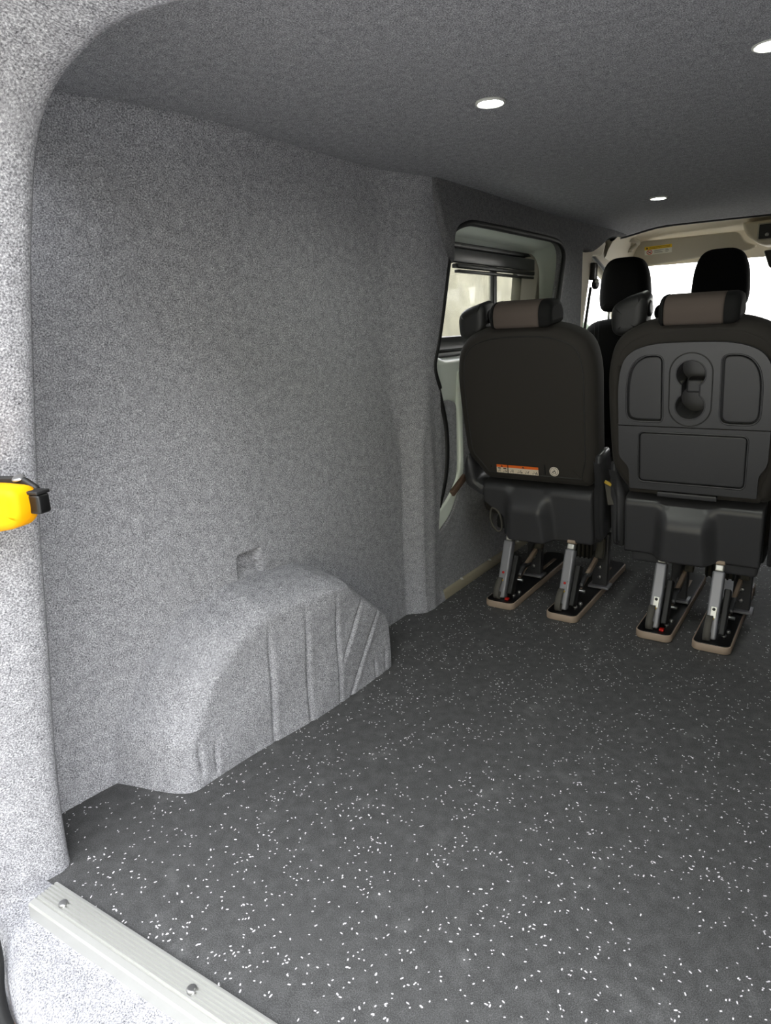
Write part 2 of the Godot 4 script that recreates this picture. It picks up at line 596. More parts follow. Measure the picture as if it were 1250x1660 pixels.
func shell() -> void:
	# floor
	var st := begin()
	add_grid(st, func(u, v): return Vector3(lerpf(-1.25, 0.5, u), 0.0012 * sin(u * 9.0) * sin(v * 17.0), lerpf(-0.432, -3.25, v)), 40, 60, true)
	add_box(st, Vector3(1.75, 0.05, 2.8), at(-0.375, -0.030, -1.85), 0.004)
	struct(put("floor", smooth(st), M.floor), "black rubber van floor speckled with small white chips", "floor")
	# ceiling: lining with a rounded rear corner, slightly domed
	st = begin()
	var lining := func(u: float, v: float) -> Vector3:
		var x := lerpf(-1.19, 0.42, u)
		var z := lerpf(-0.50, -3.655, v)
		var k := ss(-2.55, -3.5, z)
		return Vector3(x, 1.269 - 0.012 * ss(-1.2, -3.2, z) + 0.036 * k * ss(-1.10, -0.82, x) * ss(0.42, 0.10, x) + 0.0015 * sin(x * 7.0 + z * 5.0), z)
	add_grid(st, lining, 40, 60)
	add_grid(st, func(u, v): return lining.call(u, 1.0) + Vector3(0, 0.06 * v, 0), 40, 1)
	struct(put("ceiling", smooth(st), M.felt_dark), "van ceiling lined in flat dark grey felt carpet", "ceiling")
	var nose := []
	for i in 21:
		var t := i / 20.0
		nose.append(lining.call(lerpf(0.06, 0.98, t), 1.0) + Vector3(0, 0.004, -0.004))
	struct(put("trim_1", tube(nose, 0.011, 8), M.rubber), "black edging strip along the front edge of the felt ceiling", "trim")
	# roof
	put("roof", box(Vector3(1.95, 0.04, 3.9), at(-0.36, 1.36, -2.45), 0.01), M.body)
	struct(get_node("roof"), "white metal roof skin above the felt ceiling", "roof")
	# right wall, out of the picture, lined like the left
	struct(put("wall_right", box(Vector3(0.06, 1.36, 3.2), at(0.40, 0.64, -2.05), 0.01), M.felt), "right side wall of the van lined in grey felt carpet", "wall")
	# carpeted frame of the rear door opening, one sweep round the hole
	var half := [Vector2(-0.975, -0.16), Vector2(-0.985, -0.04), Vector2(-1.002, 0.02), Vector2(-0.975, 0.25), Vector2(-0.921, 0.495), Vector2(-0.872, 0.73), Vector2(-0.822, 0.91), Vector2(-0.789, 1.0), Vector2(-0.757, 1.07), Vector2(-0.715, 1.108), Vector2(-0.662, 1.127), Vector2(-0.60, 1.136), Vector2(-0.50, 1.128), Vector2(-0.42, 1.118)]
	var path := half.duplicate()
	for i in half.size():
		var p: Vector2 = half[half.size() - 1 - i]
		path.append(Vector2(-0.72 - p.x, p.y))
	path = spline(path, 6)
	var sec := [[0.62, -0.505], [0.40, -0.500], [0.16, -0.494], [0.06, -0.488], [0.034, -0.480], [0.022, -0.471], [0.018, -0.458], [0.021, -0.440], [0.028, -0.415], [0.038, -0.385], [0.052, -0.355], [0.072, -0.330], [0.105, -0.310], [0.15, -0.298], [0.22, -0.285], [0.30, -0.24]]
	st = begin()
	var n := path.size() - 1
	var frame := func(u: float, v: float) -> Vector3:
		var i := int(round(u * n))
		var p: Vector2 = path[i]
		var t: Vector2 = (path[mini(i + 1, n)] - path[maxi(i - 1, 0)]).normalized()
		var nn := Vector2(-t.y, t.x)
		var k: int = int(round(v * (sec.size() - 1)))
		var wide := 1.0 if k > 2 else lerpf(1.0, 0.42, ss(0.6, 1.1, p.y))
		var bow := 0.003 * sin(p.y * 14.0) * ss(0.0, 0.05, sec[k][0])
		return Vector3(p.x + nn.x * (sec[k][0] * wide + bow), p.y + nn.y * (sec[k][0] * wide + bow), sec[k][1])
	add_grid(st, frame, n, sec.size() - 1, true)
	struct(put("trim_2", smooth(st), M.felt), "pale grey carpet wrapped round the frame of the rear door opening", "trim")
	# carpeted rear sill below the strip
	st = begin()
	var sill := func(u: float, v: float) -> Vector3:
		var x := lerpf(-1.10, 0.45, u)
		var prof := [[-0.45, -0.004], [-0.42, -0.010], [-0.39, -0.016], [-0.35, -0.019], [-0.325, -0.022], [-0.305, -0.030], [-0.292, -0.046], [-0.288, -0.075], [-0.288, -0.20]]
		var k: int = int(round(v * 8))
		var corner := 1.0 - ss(-1.05, -0.84, x)
		return Vector3(x, prof[k][1] + 0.03 * pow(1.0 - ss(-1.10, -1.0, x), 2) + 0.0012 * sin(x * 40.0 + k), prof[k][0] - 0.05 * corner * ss(1.0, 6.0, k))
	add_grid(st, sill, 60, 8, true)
	struct(put("trim_3", smooth(st), M.felt), "pale grey carpet over the rear sill below the metal strip", "trim")
	# rubber seal and bumper edge outside the sill
	var rs := [Vector3(-1.03, 0.12, -0.325), Vector3(-1.0, 0.03, -0.325), Vector3(-0.975, -0.025, -0.318), Vector3(-0.94, -0.052, -0.298), Vector3(-0.89, -0.064, -0.283), Vector3(-0.80, -0.068, -0.273), Vector3(-0.5, -0.07, -0.27), Vector3(0.3, -0.07, -0.27)]
	struct(put("trim_4", tube(spline(rs, 6), 0.010, 10), M.rubber), "grey rubber door seal round the outside of the rear sill", "trim")
	var bm := thing("bumper", Vector3(-0.36, -0.20, -0.24), "van bumper top outside the rear sill with an orange reflector", "bumper")
	put("bumper_skin", box(Vector3(1.7, 0.16, 0.12), at(0, 0.02, 0.0), 0.02), M.seal, bm)
	put("reflector", box(Vector3(0.13, 0.012, 0.035), at(-0.555, 0.086, -0.05), 0.004), M.orange, bm)

func wheel_arch() -> void:
	var prof := PackedVector2Array([Vector2(-0.726, -0.1), Vector2(-0.728, 0.0), Vector2(-0.738, 0.10), Vector2(-0.785, 0.20), Vector2(-0.855, 0.262), Vector2(-0.94, 0.294), Vector2(-1.135, 0.296), Vector2(-1.18, 0.285), Vector2(-1.335, 0.150), Vector2(-1.347, 0.12), Vector2(-1.350, -0.1)])
	# creases of the stretched carpet: from, to (z, y), depth, half width
	var folds := [[Vector2(-0.935, 0.275), Vector2(-0.925, 0.0), 0.006, 0.007], [Vector2(-1.037, 0.28), Vector2(-1.028, 0.0), 0.006, 0.007], [Vector2(-1.134, 0.285), Vector2(-1.128, 0.0), 0.006, 0.006], [Vector2(-1.232, 0.235), Vector2(-1.145, 0.105), 0.006, 0.006], [Vector2(-1.292, 0.18), Vector2(-1.168, 0.0), 0.007, 0.006], [Vector2(-0.738, 0.095), Vector2(-0.740, 0.03), 0.005, 0.007], [Vector2(-0.776, 0.075), Vector2(-0.774, 0.02), 0.006, 0.006], [Vector2(-1.272, 0.055), Vector2(-1.272, 0.0), 0.004, 0.006], [Vector2(-1.318, 0.06), Vector2(-1.314, 0.0), 0.004, 0.006]]
	var f := func(u: float, v: float) -> Vector3:
		var z := lerpf(-0.56, -1.42, u)
		var y := lerpf(-0.01, 0.42, v)
		var p := Vector2(z, y)
		var d := 1e9
		for i in prof.size() - 1:
			d = minf(d, p.distance_to(Geometry2D.get_closest_point_to_segment(p, prof[i], prof[i + 1])))
		if Geometry2D.is_point_in_polygon(p, prof):
			d = -d
		var reach := lerpf(0.030, 0.052, ss(-1.22, -0.98, z))
		reach = lerpf(reach, lerpf(0.085, 0.060, ss(0.08, 0.20, y)), ss(-0.93, -0.80, z))
		var k := clampf(1.0 - (d + 0.012) / (reach + 0.012), 0.0, 1.0)
		k = lerpf(k, k * k * (3.0 - 2.0 * k), 0.7 * ss(0.2, 0.05, y) * ss(-0.95, -0.8, z))
		k = 1.0 - pow(1.0 - k, lerpf(2.6, 2.4, ss(0.2, 0.0, y) * ss(-0.95, -0.8, z))) if k < 1.0 else 1.0
		if d > reach + 0.015:
			return Vector3.INF
		var wx := wall_x(z, minf(y, 0.29)) if y < 0.29 else wall_x(-0.97 if z > -1.05 and z < -0.97 else z, y)
		var inner := -0.985 + 0.049 * ss(-0.70, -1.2, z)
		var x := lerpf(wx - 0.016, inner, k)
		if k > 0.85:
			for c in folds:
				var q: Vector2 = Geometry2D.get_closest_point_to_segment(p, c[0], c[1])
				var s: float = p.distance_to(q) / c[3]
				var side := signf(p.x - q.x)
				var run := clampf((p - c[0]).dot((c[1] - c[0]).normalized()) / c[0].distance_to(c[1]), 0.0, 1.0)
				var fade := ss(0.85, 1.0, k) * (0.25 + 0.75 * ss(0.0, 0.35, run)) * (1.0 - 0.35 * ss(0.75, 1.0, run))
				x -= c[2] * 0.9 * exp(-s * s * 2.0) * fade
				x += c[2] * 0.22 * exp(-pow(s + side * 1.9, 2) * 0.6) * fade
		x += 0.0015 * sin(z * 23.0 + y * 31.0) * k
		return Vector3(x, y, z)
	var st := begin()
	add_grid(st, f, 290, 100)
	struct(put("wheel_arch", smooth(st), M.felt), "pale grey carpeted wheel arch hump with stretched creases against the left wall", "wheel arch")

# side door with its sliding window, white inside
func side_door() -> void:
	var d := Node3D.new()
	d.name = "door_1"
	add_child(d, true)
	struct(d, "white painted sliding side door with grey carpeted lower panel", "door")
	var k := 6
	var rr := func(x: float, z0: float, z1: float, y0: float, y1: float, r: float) -> PackedVector3Array:
		var o := PackedVector3Array()
		for p in rrect(z0, z1, y0, y1, r, k):
			o.append(Vector3(x, p.y, p.x))
		return o
	var st := begin()
	add_rings(st, [rr.call(-1.10, -3.02, -1.70, -0.05, 1.30, 0.02), rr.call(-1.046, -2.90, -1.72, 0.755, 1.205, 0.10), rr.call(-1.036, -2.875, -1.74, 0.765, 1.185, 0.10), rr.call(-1.042, -2.85, -1.76, 0.768, 1.168, 0.10), rr.call(-1.085, -2.825, -1.815, 0.770, 1.150, 0.10), rr.call(-1.100, -2.81, -1.82, 0.770, 1.148, 0.09), rr.call(-1.106, -2.80, -1.825, 0.771, 1.146, 0.09), rr.call(-1.135, -2.79, -1.83, 0.772, 1.132, 0.085), rr.call(-1.165, -2.79, -1.83, 0.772, 1.130, 0.085), rr.call(-1.19, -3.02, -1.70, -0.05, 1.30, 0.02)])
	put("door_skin", smooth(st), M.body, d)
	put("carpet_panel", pad(rpoly([[-1.745, 0.0, 0], [-2.90, 0.0, 0], [-2.90, 0.70, 0.04], [-1.99, 0.70, 0.03], [-1.968, 0.66, 0.03], [-1.968, 0.38, 0.05], [-1.87, 0.26, 0.06], [-1.745, 0.22, 0]]), slab(-0.02, 0.0, 0.006), func(z, y, e): return Vector3(-1.042 + e, y, z)), M.felt_dark, d)
	put("carpet_panel", pad(rpoly([[-1.74, 0.29, 0], [-1.87, 0.33, 0.03], [-1.925, 0.40, 0.03], [-1.927, 0.635, 0.025], [-1.86, 0.65, 0.02], [-1.74, 0.60, 0]]), slab(-0.01, 0.0, 0.004), func(z, y, e): return Vector3(-1.044 + e, y, z)), M.felt_dark, d)
	put("door_rib", pad(rpoly([[-1.938, 0.73, 0.0], [-1.958, 0.73, 0.0], [-1.964, 0.39, 0.04], [-1.86, 0.27, 0.04], [-1.745, 0.225, 0.0], [-1.745, 0.285, 0.0], [-1.855, 0.335, 0.04], [-1.940, 0.41, 0.04]]), slab(-0.04, 0.0, 0.006), func(z, y, e): return Vector3(-1.038 + e, y, z)), M.body, d)
	put("release_handle", beam(Vector3(-1.036, 0.345, -1.870), Vector3(-1.026, 0.390, -1.945), 0.014, 0.022, 0.004), M.brown, d)
	var w := Node3D.new()
	w.name = "window_1"
	add_child(w, true)
	struct(w, "tinted sliding side window in a black frame, concrete wall outside", "window")
	st = begin()
	add_rings(st, [rr.call(-1.128, -2.80, -1.82, 0.765, 1.138, 0.085), rr.call(-1.126, -2.785, -1.83, 0.785, 1.126, 0.075), rr.call(-1.130, -2.765, -1.85, 0.835, 1.116, 0.06), rr.call(-1.150, -2.755, -1.86, 0.838, 1.112, 0.055), rr.call(-1.160, -2.80, -1.82, 0.765, 1.138, 0.085), rr.call(-1.128, -2.80, -1.82, 0.765, 1.138, 0.085)])
	put("window_frame", smooth(st), M.black, w)
	put("pane", box(Vector3(0.004, 0.30, 0.57), at(-1.139, 0.977, -2.125), 0.001), M.glass, w)
	put("pane", box(Vector3(0.004, 0.30, 0.39), at(-1.148, 0.977, -2.575), 0.001), M.glass, w)
	put("divider", box(Vector3(0.016, 0.29, 0.03), at(-1.137, 0.968, -2.395), 0.004), M.black, w)
	put("valance", box(Vector3(0.018, 0.045, 0.90), at(-1.131, 1.094, -2.30), 0.006), M.plastic, w)
	put("slide_rail", box(Vector3(0.022, 0.014, 0.66), at(-1.128, 1.062, -2.41), 0.004), M.black, w)
	put("slide_rail", box(Vector3(0.020, 0.010, 0.64), at(-1.130, 1.046, -2.42), 0.003), M.black, w)
	put("slide_rail", box(Vector3(0.012, 0.008, 0.17), at(-1.126, 1.049, -2.655), 0.003), M.alu, w)
	put("lower_lip", tube([Vector3(-1.120, 0.792, -1.85), Vector3(-1.120, 0.792, -2.75)], 0.006, 8), M.rubber, w)
	# beige sill plate at the foot of the door
	var s := Node3D.new()
	s.name = "trim_5"
	add_child(s, true)
	struct(s, "beige metal sill plate along the floor below the side door", "trim")
	put("sill_plate", box(Vector3(0.045, 0.034, 1.0), at(-1.052, 0.014, -2.30), 0.004), M.sill, s)
	for z in [-1.93, -2.15, -2.4]:
		put("screw", bolt(Vector3(-1.036, 0.031, z), Vector3(0.3, 1, 0), 0.006, 0.004), M.alu, s)

func cab() -> void:
	# left cab door: frame with its window, pillar trims
	var d := Node3D.new()
	d.name = "door_2"
	add_child(d, true)
	struct(d, "front cab door with a bright window and grey seal", "door")
	var k := 6
	var quad_ring := func(x: float, g: float) -> PackedVector3Array:
		var o := PackedVector3Array()
		for p in rpoly([[-3.235 + g * 0.8, 1.160 + g, 0.03], [-3.33, 1.160 + g, 0.03], [-3.75 - g, 1.05 + g * 0.5, 0.03], [-4.0 - g, 0.70 - g, 0.03], [-3.08 + g, 0.70 - g, 0.03]], k):
			o.append(Vector3(x, p.y, p.x))
		return o
	var st := begin()
	add_rings(st, [quad_ring.call(-1.13, 0.6), quad_ring.call(-1.10, 0.05), quad_ring.call(-1.09, 0.022), quad_ring.call(-1.11, 0.0), quad_ring.call(-1.14, 0.0), quad_ring.call(-1.17, 0.6)])
	put("door_skin", smooth(st), M.visor, d)
	put("window_seal", tube(Array(quad_ring.call(-1.088, 0.014)), 0.009, 8, true), M.seal, d)
	var glass := begin()
	add_pad(glass, rpoly([[-3.22, 1.17, 0.03], [-3.33, 1.17, 0.03], [-3.76, 1.06, 0.03], [-4.01, 0.69, 0.03], [-3.07, 0.69, 0.03]]), [[0.0, 0.002], [0.0, -0.002]], func(z, y, e): return Vector3(-1.122 + e, y, z))
	put("pane", smooth(glass), M.clear, d)
	# B pillar trim beside the belt
	struct(put("trim_6", pad(rpoly([[-3.02, 1.21, 0], [-2.985, 1.10, 0], [-2.93, 0.0, 0], [-3.02, 0.0, 0], [-3.10, 0.84, 0.0], [-3.20, 1.15, 0.02], [-3.34, 1.158, 0.02], [-3.40, 1.22, 0.0]]), slab(-0.07, 0.0, 0.012), func(z, y, e): return Vector3(-1.03 + e, y, z)), M.beige), "beige pillar trim between the side door and the cab window", "trim")
	# headliner of the cab curving down to the door
	st = begin()
	var hl := func(u: float, v: float) -> Vector3:
		var sec := [[-1.11, 1.16], [-1.095, 1.175], [-1.085, 1.205], [-1.065, 1.240], [-1.03, 1.270], [-0.97, 1.290], [-0.85, 1.298], [-0.60, 1.302], [-0.36, 1.304], [-0.10, 1.302], [0.15, 1.298], [0.28, 1.28], [0.36, 1.22], [0.40, 1.15]]
		var q: int = int(round(u * 13))
		var z := lerpf(-3.60, -4.12, v)
		return Vector3(sec[q][0], sec[q][1] - 0.020 * v * v - (0.05 * v if q < 4 else 0.0), z)
	add_grid(st, hl, 13, 10, true)
	struct(put("trim_7", smooth(st), M.beige), "beige moulded headliner over the front cab", "trim")
	st = begin()
	add_grid(st, func(u, v): return Vector3(lerpf(-1.15, 0.42, u), lerpf(1.285, 1.15, v) - 0.02 * (1.0 - pow(2 * u - 1, 2)) * 0, lerpf(-4.12, -4.20, v)), 4, 4, true)
	struct(put("trim_8", smooth(st), M.beige), "beige header trim over the windscreen", "trim")
	# windscreen
	st = begin()
	add_pad(st, PackedVector2Array([Vector2(-1.14, 1.16), Vector2(0.42, 1.16), Vector2(0.55, 0.55), Vector2(-1.27, 0.55)]), [[0.0, 0.003], [0.0, -0.003]], func(x, y, e): return Vector3(x, y, -4.20 + e - (1.16 - y) * 0.9))
	struct(put("window_2", smooth(st), M.clear), "front windscreen washed out by white daylight", "window")
	struct(put("trim_9", tube([Vector3(-1.11, 1.165, -4.18), Vector3(-1.17, 0.90, -4.45), Vector3(-1.22, 0.60, -4.72)], 0.028, 10), M.visor), "grey windscreen pillar at the front of the cab door", "trim")
	struct(put("wall_front", box(Vector3(1.9, 1.1, 0.05), at(-0.36, 0.02, -4.85), 0.01), M.plastic), "dark bulkhead below the windscreen at the front of the cab", "wall")
	struct(put("floor_cab", box(Vector3(1.9, 0.05, 1.75), at(-0.36, -0.05, -4.0), 0.01), M.rubber), "dark floor of the front cab", "floor")
	# right side of the cab
	var rc := Node3D.new()
	rc.name = "door_3"
	add_child(rc, true)
	struct(rc, "right front cab door, out of the picture", "door")
	put("door_panel", box(Vector3(0.06, 0.85, 1.3), at(0.46, 0.30, -4.22), 0.01), M.visor, rc)
	put("door_pillar", box(Vector3(0.08, 0.70, 0.20), at(0.45, 1.0, -3.70), 0.01), M.beige, rc)
	# dashboard with a display on top
	var db := thing("dashboard", Vector3(-0.36, 0, -4.35), "black dashboard below the windscreen with an upright display", "dashboard")
	put("dash_body", pad(rpoly([[-0.35, 0.0, 0], [0.22, 0.30, 0.05], [0.20, 0.68, 0.08], [-0.05, 0.74, 0.1], [-0.40, 0.62, 0.05]]), slab(-0.74, 0.74, 0.02), func(z, y, e): return Vector3(e, y, z)), M.plastic, db)
	put("display", pad(rrect(-0.10, 0.14, 0.735, 0.812, 0.02), slab(0.0, 0.02, 0.004), func(x, y, e): return Vector3(x + 0.02, y, 0.16 + e)), M.black, db)
	# sun visor
	var v := thing("sun_visor", Vector3(-0.79, 1.262, -3.985), "grey fabric sun visor folded down with a yellow warning label", "sun visor")
	var vt := Transform3D(Basis(Vector3.RIGHT, 0.16), Vector3.ZERO)
	var vo := rpoly([[-0.285, 0.004, 0.02], [0.235, 0.004, 0.03], [0.268, -0.05, 0.02], [0.325, -0.072, 0.02], [0.29, -0.088, 0.02], [0.17, -0.094, 0.02], [-0.19, -0.124, 0.01], [-0.28, -0.126, 0.03]])
	put("visor_panel", pad(vo, slab(-0.012, 0.012, 0.006), func(x, y, e): return vt * Vector3(x, y, e)), M.visor, v)
	var lab := QuadMesh.new()
	lab.size = Vector2(0.138, 0.042)
	var vp := mat(Color.WHITE, 0.6)
	vp.albedo_texture = visor_print()
	var q := put("warning_label", lab, vp, v)
	q.transform = vt * Transform3D(Basis(Vector3.BACK, 0.03), Vector3(-0.145, -0.045, 0.0135))
	tag(q, "yellow and white warning label with a red circle")
	put("clip", box(Vector3(0.022, 0.012, 0.02), at(-0.215, -0.128, 0.0), 0.004), M.beige, v)
	put("clip", box(Vector3(0.028, 0.014, 0.02), at(0.225, -0.098, 0.0), 0.004), M.black, v)
	# grab handle
	var gh := thing("grab_handle", Vector3(-1.06, 1.27, -3.86), "pale grey grab handle on the cab headliner beside the visor", "handle")
	var gp := spline([Vector3(-0.062, 0.006, 0.02), Vector3(-0.055, -0.004, 0.05), Vector3(0.0, -0.008, 0.05), Vector3(0.046, -0.014, 0.035), Vector3(0.046, -0.026, -0.01), Vector3(0.0, -0.052, -0.02)], 5)
	put("grip", tube(gp, 0.0105, 10), M.visor, gh)
	put("mount", box(Vector3(0.035, 0.02, 0.03), at(-0.062, 0.0, 0.03), 0.006), M.plastic, gh)
	put("mount", box(Vector3(0.03, 0.02, 0.02), at(0.0, -0.054, -0.026), 0.005), M.visor, gh)
	# overhead console
	var oc := thing("overhead_console", Vector3(-0.36, 1.255, -3.80), "beige overhead console with a dark square panel above the windscreen", "console")
	put("housing", pad(rpoly([[-0.16, 0.03, 0.01], [0.16, 0.03, 0.01], [0.145, -0.02, 0.02], [0.10, -0.062, 0.02], [0.06, -0.078, 0.01], [-0.06, -0.078, 0.01], [-0.10, -0.062, 0.02], [-0.145, -0.02, 0.02]]), slab(-0.18, 0.0, 0.012), func(x, y, e): return Vector3(x, y, e)), M.beige, oc)
	put("surround", pad(rrect(-0.092, 0.092, -0.058, 0.018, 0.006), slab(-0.004, 0.006, 0.003), func(x, y, e): return Vector3(x, y, e)), M.visor, oc)
	put("panel", pad(rrect(-0.085, 0.085, -0.052, 0.012, 0.004), slab(0.0, 0.008, 0.002), func(x, y, e): return Vector3(x, y, e)), M.black, oc)
	put("knob", bolt(Vector3(-0.05, -0.035, 0.008), Vector3(0, 0, 1), 0.008, 0.008), M.steel, oc)
	# rear-view mirror
	var rv := thing("rear_view_mirror", Vector3(-0.36, 1.118, -3.82), "black interior mirror hanging below the overhead console", "mirror")
	put("housing", pad(rpoly([[-0.062, 0.036, 0.012], [0.12, 0.036, 0.02], [0.11, -0.045, 0.02], [-0.03, -0.05, 0.02]]), slab(-0.03, 0.0, 0.008), func(x, y, e): return Vector3(x, y, e)), M.black, rv)
	put("stalk", tube([Vector3(0, 0.03, -0.02), Vector3(0, 0.055, -0.02)], 0.01, 8), M.black, rv)
	# front belt: guide on the pillar, webbing down both sides
	var sb := thing("seat_belt", Vector3(-1.02, 1.06, -3.19), "grey cab seat belt hanging from its black pillar guide", "seat belt")
	put("height_slider", box(Vector3(0.026, 0.075, 0.05), at(-0.004, 0.02, 0.0), 0.008), M.black, sb)
	put("guide_loop", bolt(Vector3(0.0, -0.035, -0.01), Vector3(1, 0, 0.3), 0.022, 0.016), M.black, sb)
	put("bolt_cap", bolt(Vector3(0.012, -0.022, 0.0), Vector3(1, 0, 0.5), 0.011, 0.008), M.alu, sb)
	put("webbing", beam(Vector3(0.02, -0.03, -0.01), Vector3(0.012, -0.36, -0.02), 0.020, 0.003, 0.001), M.plastic, sb)
	put("slider_slot", beam(Vector3(0.012, -0.05, 0.075), Vector3(0.0, -0.32, 0.135), 0.010, 0.012, 0.002), M.black, sb)
	put("webbing", beam(Vector3(-0.02, -0.03, 0.02), Vector3(-0.042, -0.40, 0.085), 0.02, 0.003, 0.001), M.web, sb)
	# outside mirror
	var om := thing("door_mirror", Vector3(-1.30, 0.805, -3.88), "pale green outside door mirror seen low in the cab window", "mirror")
	put("mirror_housing", pad(rrect(-0.09, 0.09, -0.10, 0.066, 0.03), slab(-0.06, 0.0, 0.012), func(x, y, e): return Vector3(x, y, e)), M.seal, om)
	put("mirror_glass", pad(rrect(-0.078, 0.078, -0.09, 0.055, 0.026), slab(-0.004, 0.003, 0.001), func(x, y, e): return Vector3(x, y, e)), M.mirror, om)
	put("arm", tube([Vector3(0.06, -0.06, -0.03), Vector3(0.22, -0.10, -0.03)], 0.02, 8), M.seal, om)
	front_seat(Vector3(-0.955, 0, -3.45), "black front seat beside the cab door with rounded headrest", 0.0)
	front_seat(Vector3(0.07, 0, -3.45), "black driver's seat on the far side of the cab, outside the picture", 0.0)
	front_seat(Vector3(-0.538, 0, -3.45), "black front seat ahead of the table-backed seat with tall headrest", 0.03)

func front_seat(p: Vector3, label: String, tall: float) -> void:
	var r := thing("cab_seat", p, label, "seat", "black front cab seats")
	put("backrest", pad(rpoly([[-0.205, 0.30, 0.02], [0.205, 0.30, 0.02], [0.205, 0.76, 0.06], [0.15, 0.872, 0.10], [-0.15, 0.872, 0.10], [-0.205, 0.76, 0.06]]), slab(-0.14, 0.0, 0.035), func(x, y, e): return Vector3(x, y, e + (y - 0.5) * 0.15)), M.front, r)
	put("cushion", box(Vector3(0.40, 0.16, 0.46), at(0, 0.25, -0.30), 0.04), M.front, r)
	put("base", box(Vector3(0.40, 0.20, 0.44), at(0, 0.078, -0.28), 0.02), M.rubber, r)
	put("headrest", pad(rpoly([[-0.108, 0.905, 0.03], [-0.122, 0.96, 0.04], [-0.112, 1.08, 0.05], [-0.075, 1.150, 0.05], [0.07, 1.150, 0.05], [0.108, 1.08, 0.05], [0.118, 0.96, 0.04], [0.105, 0.900, 0.03]]), slab(-0.10, 0.0, 0.03), func(x, y, e): return Vector3(x, y, e + (y - 0.5) * 0.05)), M.front, r)
	for s in [-1, 1]:
		put("headrest_post", tube([Vector3(0.075 * s, 0.84, -0.02), Vector3(0.075 * s, 0.93, -0.02)], 0.007, 8), M.alu, r)
	if tall > 0:
		put("shoulder_pad", pad(rpoly([[-0.285, 0.86, 0.03], [-0.285, 0.925, 0.03], [-0.16, 0.945, 0.03], [-0.16, 0.86, 0.03]]), slab(-0.10, -0.02, 0.025), func(x, y, e): return Vector3(x, y, e)), M.front, r)

# ---------------------------------------------------------------- rear seats
func sp(x: float, y: float, o: float) -> Vector3:   # a point on the raked seat back, o out of it towards the rear
	return Vector3(x, y - 0.168 * o, 0.05 + (y - 0.39) * 0.17 + o * 0.986)

func bead(called: String, outline: PackedVector2Array, o: float, r: float, m: Material, parent: Node) -> void:
	var p := []
	for q in outline:
		p.append(sp(q.x, q.y, o))
	put(called, tube(p, r, 6, true), m, parent)

func csg_poly(outline: PackedVector2Array, from_o: float, depth: float, cut: bool) -> CSGPolygon3D:
	var c := CSGPolygon3D.new()
	var o := PackedVector2Array()
	for q in outline:
		o.append(Vector2(q.x, (q.y - 0.39) / 0.9859))
	c.polygon = ccw(o)
	c.depth = depth
	c.position.z = from_o
	c.operation = CSGShape3D.OPERATION_SUBTRACTION if cut else CSGShape3D.OPERATION_UNION
	return c

